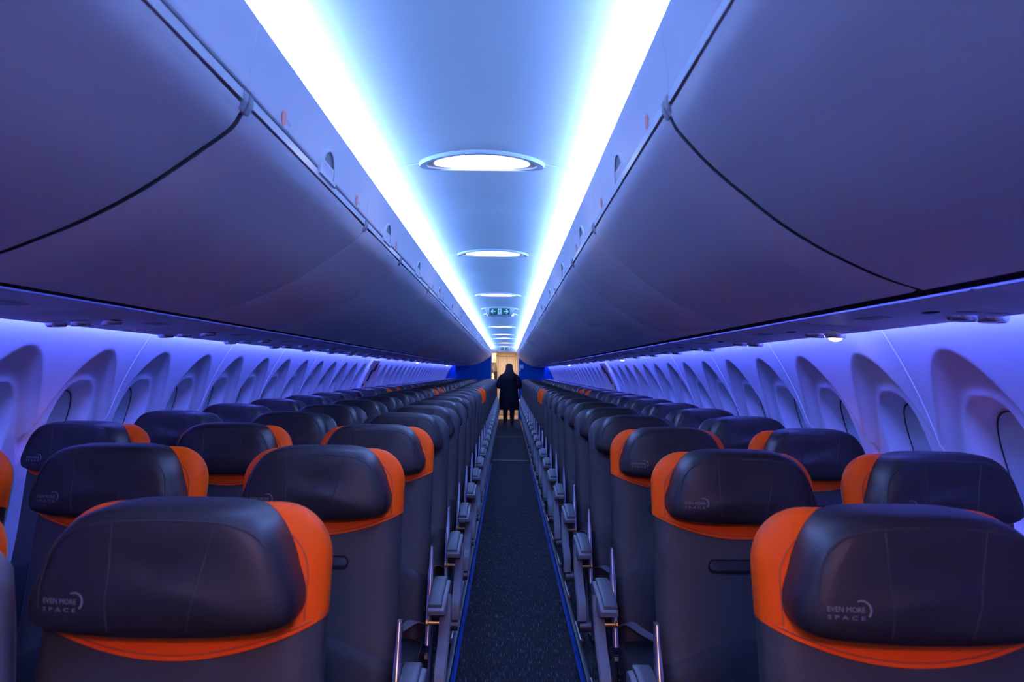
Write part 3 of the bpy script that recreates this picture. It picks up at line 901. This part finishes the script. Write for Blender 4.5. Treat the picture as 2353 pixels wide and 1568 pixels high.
        mb = MB(); mb.loft(rings, True, True, True); S['belt_'+k] = mb.mesh('seat_belt', M['belt'])
        mb = MB(); c = Vector((sg*-.035, -.305, .486)); dr = Vector((-sg*.9, -.35, 0)).normalized(); px = Vector((-dr.y, dr.x, 0))
        poly = []
        for a, w, h in ((-.028, .020, .004), (-.022, .026, .010), (.0, .028, .013), (.024, .024, .011), (.034, .018, .005)):
            q = c+dr*a
            poly.append([tuple(q-px*w+Vector((0,0,-.004))), tuple(q+px*w+Vector((0,0,-.004))), tuple(q+px*w+Vector((0,0,h*.5))), tuple(q+px*w*.7+Vector((0,0,h))), tuple(q-px*w*.7+Vector((0,0,h))), tuple(q-px*w+Vector((0,0,h*.5)))])
        mb.loft(poly, True, True, True); S['buckle_'+k] = mb.mesh('buckle', M['buckle'])
    return S
S = make_seat_meshes()
# seat x positions; aisle direction: +1 when the aisle is on the seat's +x side
SEATS = [(-.498, -1, 'aisle', 1), (-1.045, -1, 'middle', 1), (-1.600, -1, 'window', 1), (.617, 1, 'aisle', -1), (1.150, 1, 'window', -1)]
def make_seat(ems, kind, ad):
    k, ok = ('r', 'l') if ad > 0 else ('l', 'r')
    root = thing('passenger_seat', '', 'seat')
    link('backrest', S['backrest'], root)
    link('lower_panel', S['lower_panel'], root)['label'] = 'darker lower back panel'
    tc = link('top_cover', S['top_cover_orange' if ems else 'top_cover_grey'], root)
    if ems: tc['label'] = 'orange top cover'
    link('piping', S['piping_orange' if ems else 'piping_grey'], tc)
    link('back_shell', S['back_shell'], root)
    h = link('headrest', S['headrest'], root); link('stitching', S['stitching'], h)
    if ems: link('printed_mark', S['printed_mark'], h)
    link('lumbar_slot', S['lumbar_slot'], root)
    c = link('seat_cushion', S['seat_cushion'], root); link('piping', S['cushion_piping'], c)
    link('side_bar', S['bar_a'], root); link('side_bar', S['bar_b'], root)
    link('leg', S['leg_a'], root); link('leg', S['leg_b'], root); link('cross_tube', S['cross_tube'], root, (0, -.46, 0)); link('cross_tube', S['cross_tube'], root, (0, -.13, 0))
    b = link('seat_belt', S['belt_'+k], root); link('buckle', S['buckle_'+k], b)
    if kind == 'aisle':
        a = link('armrest', S['aarm_'+k], root); link('armrest_pad', S['apad_'+k], a); link('hinge_bolt', S['bolt_'+k], a); 
        link('arm_shroud', S['shroud_'+k], root); link('tube_end', S['tube_end_'+k], root); link('track_cover', S['track_cover_'+k], root)
    a = link('armrest', S['marm_'+ok], root); link('armrest_pad', S['mpad_'+ok], a)
    return root
def raised_arm(root):
    for c in list(root.children):
        if c.name.startswith('armrest') and c.data == S['marm_l']:
            for g in list(c.children): bpy.data.objects.remove(g)
            bpy.data.objects.remove(c)
    mb = MB(); a = -.247
    mb.prism([(-.10, .60), (-.04, .60), (-.035, 1.05), (-.045, 1.13), (-.075, 1.158), (-.11, 1.15), (-.125, 1.10)], 'x', a-.021, a+.021, .008)
    o = obj('armrest', mb, 'arm', root); o['label'] = 'armrest folded up beside the backrest'
    mb = MB(); mb.prism([(-.135, .78), (-.124, .78), (-.126, 1.10), (-.136, 1.09)], 'x', a-.018, a+.018, .003); obj('armrest_pad', mb, 'armpad', o)
PROTO = {}; FRESH = {(True, 'aisle', 1)}
for r, y in enumerate(ROWS):
    ems = r in EMS
    for x, s, kind, ad in SEATS:
        rw = 'front' if r == 0 else ORD[r]
        lab = ('orange-topped grey leather %s seat of the %s block, %s row' if ems else 'dark grey leather %s seat of the %s block, %s row') % (kind, SIDE[s], rw)
        if r > 0: lab += ' from the front'
        grp = 'seats of the %s block' % SIDE[s]
        loc = (x, y, 0)
        if kind == 'window': loc = (x, y, 0)
        key = (ems, kind, ad)
        if key not in PROTO:
            o = make_seat(*key); o.location = loc; o['label'] = lab; o['group'] = grp; PROTO[key] = o
            if r == 0 and kind == 'aisle' and s < 0:
                PROTO[key] = dup(o, (0, 0, 0), 'x'); raised_arm(o)
        elif key in FRESH:
            o = PROTO[key]; FRESH.discard(key); o.location = loc; o['label'] = lab; o['group'] = grp
        else:
            o = dup(PROTO[key], loc, lab, grp)

# ------------------------------------------------------------------ aft bulkheads and vestibule
for s, x0, x1 in ((-1, -.487, CW-1.62), (1, .345, CW+1.62)):
    mb = MB(); poly = [(x0, 0)]
    for z in [-1.42+.05*k for k in range(1, 36)]:
        if z < .31: poly.append((CW+s*(wallw(z)+.02), z+H))
    poly += [(CW+s*1.30, H+.42), (x0, H+.62)]
    mb.prism(poly, 'y', YB, YB+.03)
    o = obj('wall_aft_%s' % SNAME[s], mb, 'blue_wall', smooth=False); tag(o, 'bright blue aft bulkhead behind the last row of the %s block' % SIDE[s], 'wall', kind='structure')
    mb = MB(); mb.box(min(x0, x0-s*.022), max(x0, x0-s*.022), YB-.012, YB+.045, 0, H+.645, .004)
    o = obj('trim_%d' % (40+(s+1)//2), mb, 'sign_body'); tag(o, 'pale edge post of the aft doorway, %s side' % SIDE[s], 'trim', kind='structure')
# placards on the two-seat bulkhead
mb = MB(); mb.box(.362, .475, YB-.012, YB-.001, H+.09, H+.205, .004); o = obj('notice_placard', mb, 'placard'); tag(o, 'pale square placard on the blue aft bulkhead', 'sign')
mb = MB(); mb.box(.350, .395, YB-.012, YB-.001, H+.03, H+.078, .004); o = obj('call_panel', mb, 'shade'); tag(o, 'small grey panel below the placard on the blue bulkhead', 'panel')
# vestibule shell
mb = MB(); mb.box(-1.9, 1.5, YB, 25.6, -.05, .002); o = obj('floor_galley', mb, 'galley_floor', smooth=False); tag(o, 'yellowish lit vestibule floor behind the aft doorway', 'floor', kind='structure')
mb = MB(); mb.box(-1.9, 1.5, 25.30, 25.36, 0, 2.3); o = obj('wall_galley', mb, 'cream', smooth=False); tag(o, 'cream wall at the end of the vestibule', 'wall', kind='structure')
mb = MB(); mb.box(-1.9, 1.5, YB+.03, 25.6, 2.10, 2.13); o = obj('ceiling_galley', mb, 'cream', smooth=False); tag(o, 'cream vestibule ceiling', 'ceiling', kind='structure')
for s, x in ((-1, -1.0), (1, .95)):
    mb = MB(); mb.box(min(x, x+s*.03), max(x, x+s*.03), YB+.04, 25.3, 0, 2.1); o = obj('wall_vestibule_%s' % SNAME[s], mb, 'cream', smooth=False); tag(o, 'cream vestibule side wall, %s side' % SIDE[s], 'wall', kind='structure')
mb = MB(); mb.box(-.60, .50, YB+.06, YB+.12, 2.005, 2.10); mb.box(-.60, .50, 25.26, 25.30, 2.0, 2.012)
o = obj('trim_50', mb, 'cream', smooth=False); tag(o, 'cream header over the aft doorway', 'trim', kind='structure')
# lavatory door
root = thing('lavatory_door', 'cream bifold lavatory door facing down the aisle', 'door', (-.02, 25.30, 0))
mb = MB(); mb.box(-.275, -.005, -.035, 0, .04, 1.90, .006); obj('door_leaf', mb, 'cream', root)
mb = MB(); mb.box(.005, .265, -.035, 0, .04, 1.90, .006); obj('door_leaf', mb, 'cream', root)
mb = MB(); mb.box(-.335, -.285, -.05, 0, 0, 1.96, .006); mb.box(.275, .325, -.05, 0, 0, 1.96, .006); mb.box(-.335, .325, -.05, 0, 1.915, 1.96, .006); obj('door_frame', mb, 'cream', root)
mb = MB(); mb.box(-.28, .27, -.012, -.004, 1.895, 1.922); mb.box(-.006, .006, -.012, -.004, .04, 1.90); obj('door_gap', mb, 'cream_dk', root, smooth=False)
# galley unit on the three-seat side
root = thing('galley_cabinet', 'cream galley cabinet left of the lavatory door with lit counter', 'cabinet', (-.48, 24.72, 0))
mb = MB(); mb.box(-.3, .12, 0, .56, 0, 1.10, .005); mb.box(-.3, .12, .46, .56, 1.10, 2.0); mb.box(-.3, .12, 0, .46, 1.70, 2.0, .005); obj('cabinet_body', mb, 'cream', root)
mb = MB(); mb.box(-.31, .125, -.01, .46, 1.10, 1.115, .003); obj('counter', mb, 'black', root)
mb = MB(); mb.box(-.28, .16, -.006, -.001, 1.69, 1.702); mb.box(-.28, .16, -.006, -.001, 1.96, 1.975); obj('door_gap', mb, 'cream_dk', root, smooth=False)
mb = MB(); mb.box(.06, .08, -.02, 0, 1.76, 1.82, .003); obj('latch', mb, 'cream_dk', root)
mb = MB(); mb.tube([(0, 0, 0), (0, 0, .16), (0, 0, .21), (0, 0, .255)], [.040, .042, .028, .016], 14); o = obj('bottle', mb, 'bottle', loc=(-.465, 24.86, 1.1155)); tag(o, 'amber bottle with painted glow on the galley counter', 'bottle')
mb = MB(); mb.box(-.03, .03, -.03, .03, 0, .09, .003); o = obj('carton', mb, 'green', loc=(-.475, 24.88, 1.403)); tag(o, 'small green carton on the galley shelf', 'carton')
mb = MB(); mb.box(-.20, .15, -.13, .335, 0, .012, .003); o = obj('galley_shelf', mb, 'black', loc=(-.50, 24.84, 1.39)); tag(o, 'dark shelf above the amber bottle in the galley', 'shelf')
root = thing('jump_seat_harness', 'dark folded attendant seat beside the galley', 'attendant seat', (-.365, 24.58, 0))
mb = MB(); mb.box(-.05, .05, -.03, .08, .55, 1.42, .02); obj('backrest', mb, 'black', root)
mb = MB(); mb.tube([(-.02, -.03, 1.38), (-.025, -.03, 1.54), (.0, -.02, 1.67), (.025, -.03, 1.54), (.03, -.03, 1.38)], .012, 6); obj('strap', mb, 'black', root)
mb = MB(); mb.box(-.05, .05, -.02, .09, 0, .55, .01); obj('base', mb, 'black', root)
# forward bulkhead behind the viewer
mb = MB(); mb.box(-2.1, 1.7, YF-.05, YF, 0, 2.3); o = obj('wall_front', mb, 'cream', smooth=False); tag(o, 'forward wall behind the viewer', 'wall', kind='structure')
mb = MB(); mb.box(-2.1, -.20, -.59, -.55, 0, 2.3); mb.box(.31, 1.7, -.59, -.55, 0, 2.3); mb.box(-.20, .31, -.59, -.55, 1.95, 2.3)  # unseen partition added to shape the entry light and keep bins dark
o = obj('wall_lamp_mask', mb, 'cream', smooth=False); tag(o, 'added partition behind the viewer, shading the bins from the entry lamp', 'wall', kind='structure')

# ------------------------------------------------------------------ person standing in the aisle
def skin_mesh(name, verts, edges, radii, m, root=0, sub=2):
    me = bpy.data.meshes.new(name); me.from_pydata(verts, edges, []); me.update()
    o = bpy.data.objects.new(name, me); COL.objects.link(o)
    md = o.modifiers.new('skin', 'SKIN'); md.use_smooth_shade = True
    for i, r in enumerate(radii):
        sv = me.skin_vertices[0].data[i]; sv.radius = (r, r) if not isinstance(r, tuple) else r
        sv.use_root = (i == root)
    sb = o.modifiers.new('sub', 'SUBSURF'); sb.levels = sub; sb.render_levels = sub
    bpy.context.view_layer.update()
    dg = bpy.context.evaluated_depsgraph_get()
    out = bpy.data.meshes.new_from_object(o.evaluated_get(dg))
    bpy.data.objects.remove(o)
    out.materials.clear(); out.materials.append(m)
    for p in out.polygons: p.use_smooth = True
    return out
def person():
    root = thing('person', 'person in a long black coat standing in the aisle, seen from behind', 'person', (.045, 20.3, 0))
    V, E, Rr = [], [], []
    def v(x, y, z, r, p=None):
        V.append((x, y, z)); Rr.append(r); i = len(V)-1
        if p is not None: E.append((p, i))
        return i
    pel = v(0, 0, .86, .125)
    w = v(0, 0, 1.02, .11, pel); ch = v(0, 0, 1.20, .125, w); nk0 = v(0, .0, 1.34, .075, ch); nk = v(0, .01, 1.42, .05, nk0)
    hd0 = v(0, .015, 1.47, .066, nk); hd1 = v(0, .015, 1.53, .080, hd0); hd2 = v(0, .01, 1.585, .062, hd1)
    v(0, .088, 1.515, .018, hd1)                                  # nose, turned away from the viewer
    for sg in (-1, 1):
        hp = v(sg*.085, 0, .80, .085, pel); kn = v(sg*.085, .01 , .47, .056, hp); an = v(sg*.087, -.005, .10, .038, kn)
        ft = v(sg*.095, .05, .045, .036, an); v(sg*.112, .13, .035, .030, ft)
        sh = v(sg*.155, 0, 1.315, .062, ch); el = v(sg*.245, -.01, 1.06, .045, sh); wr = v(sg*.13, .20, 1.04, .030, el)
        pm = v(sg*.085, .25, 1.05, .030, wr)
        for k, (dx, dz, L) in enumerate(((0, .03, .062), (-.004, .012, .072), (-.004, -.008, .068), (0, -.026, .054))):
            f1 = v(sg*(.07-.0), .275, 1.05+dz, .0092, pm); v(sg*(.045+dx), .275+L*.3, 1.05+dz*.9, .0085, f1)
        t1 = v(sg*.08, .235, 1.085, .011, pm); v(sg*.055, .245, 1.105, .009, t1)
    me = skin_mesh('body', V, E, Rr, M['skin'], 0, 2)
    link('body', me, root)
    # leggings and shoes follow the legs
    mb = MB()
    for sg in (-1, 1):
        mb.tube([(sg*.085, 0, .80), (sg*.085, .01, .47), (sg*.086, -.02, .32), (sg*.087, -.005, .08)], [.098, .070, .064, .047], 14)
    obj('leggings', mb, 'legging', root)
    for sg in (-1, 1):
        mb = MB(); rings = []
        for y, w, h in ((-.075, .028, .05), (-.055, .042, .09), (0, .046, .11), (.06, .045, .075), (.12, .044, .055), (.165, .030, .040)):
            cx = sg*(.088 + .012*(y+.07)/.2)
            rings.append([(cx+w*math.cos(2*PI*k/12), y, max(0.001, h*.5+h*.5*math.sin(2*PI*k/12))) for k in range(12)])
        mb.loft(rings, True, True, True); obj('shoe', mb, 'shoe', root)
    # coat: flared body with sleeves and a hood lying on the back
    mb = MB(); rings = []
    for z, rx, ry, cy in ((.425, .268, .20, 0), (.44, .272, .205, 0), (.60, .262, .195, 0), (.80, .248, .18, -.005), (.95, .232, .17, -.005), (1.05, .222, .165, 0), (1.18, .222, .165, 0), (1.27, .212, .155, 0), (1.33, .185, .135, 0), (1.375, .135, .11, 0), (1.41, .085, .085, .005), (1.44, .072, .075, .01)):
        rings.append([(rx*math.cos(2*PI*k/28)*(1+.012*math.sin(5*2*PI*k/28)*(z < .9)), cy+ry*math.sin(2*PI*k/28), z) for k in range(28)])
    mb.loft(rings, True, True, True)
    for sg in (-1, 1):
        mb.tube(catmull([(sg*.085, 0, 1.345), (sg*.150, -.002, 1.305), (sg*.205, -.006, 1.24), (sg*.245, -.012, 1.13), (sg*.266, -.010, 1.055), (sg*.235, .06, 1.03), (sg*.145, .19, 1.04)], 3), [.045, .052, .058, .064, .069, .073, .076, .077, .078, .078, .077, .076, .074, .072, .071, .069, .064, .058, .052], 14)
    obj('coat', mb, 'coat', root)
    mb = MB(); mb.sphere((0, -.10, 1.30), .135, .075, .10); mb.tube([(-.13, -.04, 1.36), (-.07, -.125, 1.25), (0, -.15, 1.20), (.07, -.125, 1.25), (.13, -.04, 1.36)], .045, 10); obj('hood', mb, 'coat', root)
    mb = MB(); rings = []
    for z, rx, ry, cy in ((1.20, .10, .03, -.17), (1.25, .150, .05, -.14), (1.30, .160, .07, -.11), (1.36, .150, .09, -.07), (1.42, .120, .098, -.035), (1.46, .102, .098, -.02), (1.50, .094, .098, -.012), (1.56, .092, .098, -.010), (1.60, .076, .082, -.008), (1.625, .040, .045, -.006)):
        rings.append([(rx*math.cos(2*PI*k/24), cy+ry*math.sin(2*PI*k/24)*(1 if math.sin(2*PI*k/24) < 0 else .75), z) for k in range(24)])
    mb.loft(rings, True, True, True); obj('hair', mb, 'hair', root)
person()

# ------------------------------------------------------------------ lights
def area(name, loc, direction, sx, sy, power, col, spread=180):
    l = bpy.data.lights.new(name, 'AREA'); l.shape = 'RECTANGLE'; l.size = sx; l.size_y = sy; l.energy = power; l.color = col
    l.spread = math.radians(spread)
    o = bpy.data.objects.new(name, l); COL.objects.link(o)
    z = -Vector(direction).normalized(); y = Vector((0, 1, 0)); x = y.cross(z).normalized(); y = z.cross(x)
    o.matrix_world = Matrix(((x.x, y.x, z.x, loc[0]), (x.y, y.y, z.y, loc[1]), (x.z, y.z, z.z, loc[2]), (0, 0, 0, 1)))
    return o
COVE = (.212, .318, 1.0); COVE_P = 60
SOFT = (.165, .415, 1.0); SOFT_P = 4.0
WASH = (.092, .130, 1.0); WASH_P = 6.6
n = 14; L = (YB-YF)/n
for s in (-1, 1):
    for k in range(n):
        yc = YF + L*(k+.5)
        area('cove_led', (CC+s*.395, yc, H+.630), (s*.05, 0, 1), .016, L, COVE_P*.38*L, COVE, 148)
        area('cove_led', (CC+s*.392, yc, H+.625), (s*.05, 0, 1), .016, L, COVE_P*.62*L, COVE, 95)
        area('cove_led', (CC+s*.403, yc, H+.632), (-s*.80, 0, .5), .012, L, SOFT_P*L, SOFT)
        area('wash_led', (CW+s*1.343, yc, H+.188), (s*.25, 0, -.97), .016, L, WASH_P*L, WASH)
# vestibule lamps (aft) and forward entry lamp behind the viewer
area('galley_lamp', (-.1, 24.3, 2.08), (0, 0, -1), .9, .5, 20, (1.0, .74, .47))
area('entry_lamp', (.06, -.95, 2.03), (0, 3, -1.2), .4, .2, 7.5, (1.0, .42, .16), 120)

w = bpy.data.worlds.new('world'); w.use_nodes = True; SC.world = w
w.node_tree.nodes['Background'].inputs[0].default_value = (.02, .025, .06, 1); w.node_tree.nodes['Background'].inputs[1].default_value = .02

# ------------------------------------------------------------------ camera
FPX = 1800.0
cam = bpy.data.cameras.new('camera'); cam.sensor_fit = 'HORIZONTAL'; cam.sensor_width = 36; cam.lens = FPX/2353*36
cam.shift_x = (1176.5-1166)/2353; cam.shift_y = (854-784)/2353
cam.clip_start = .05; cam.clip_end = 100
cam.dof.use_dof = True; cam.dof.focus_distance = 3.3; cam.dof.aperture_fstop = 6.3
co = bpy.data.objects.new('camera', cam); COL.objects.link(co)
co.matrix_world = Matrix.Translation((0, 0, H)) @ Matrix.Rotation(PI/2, 4, 'X') @ Matrix.Rotation(.0105, 4, 'Z')
SC.camera = co
SC.view_settings.view_transform = 'Standard'; SC.view_settings.look = 'None'; SC.view_settings.gamma = 1; SC.view_settings.exposure = 0
SC.view_settings.use_curve_mapping = False
SC.cycles.use_denoising = True
SC.cycles.max_bounces = 10; SC.cycles.diffuse_bounces = 7; SC.cycles.glossy_bounces = 4
SC.cycles.sample_clamp_indirect = 6
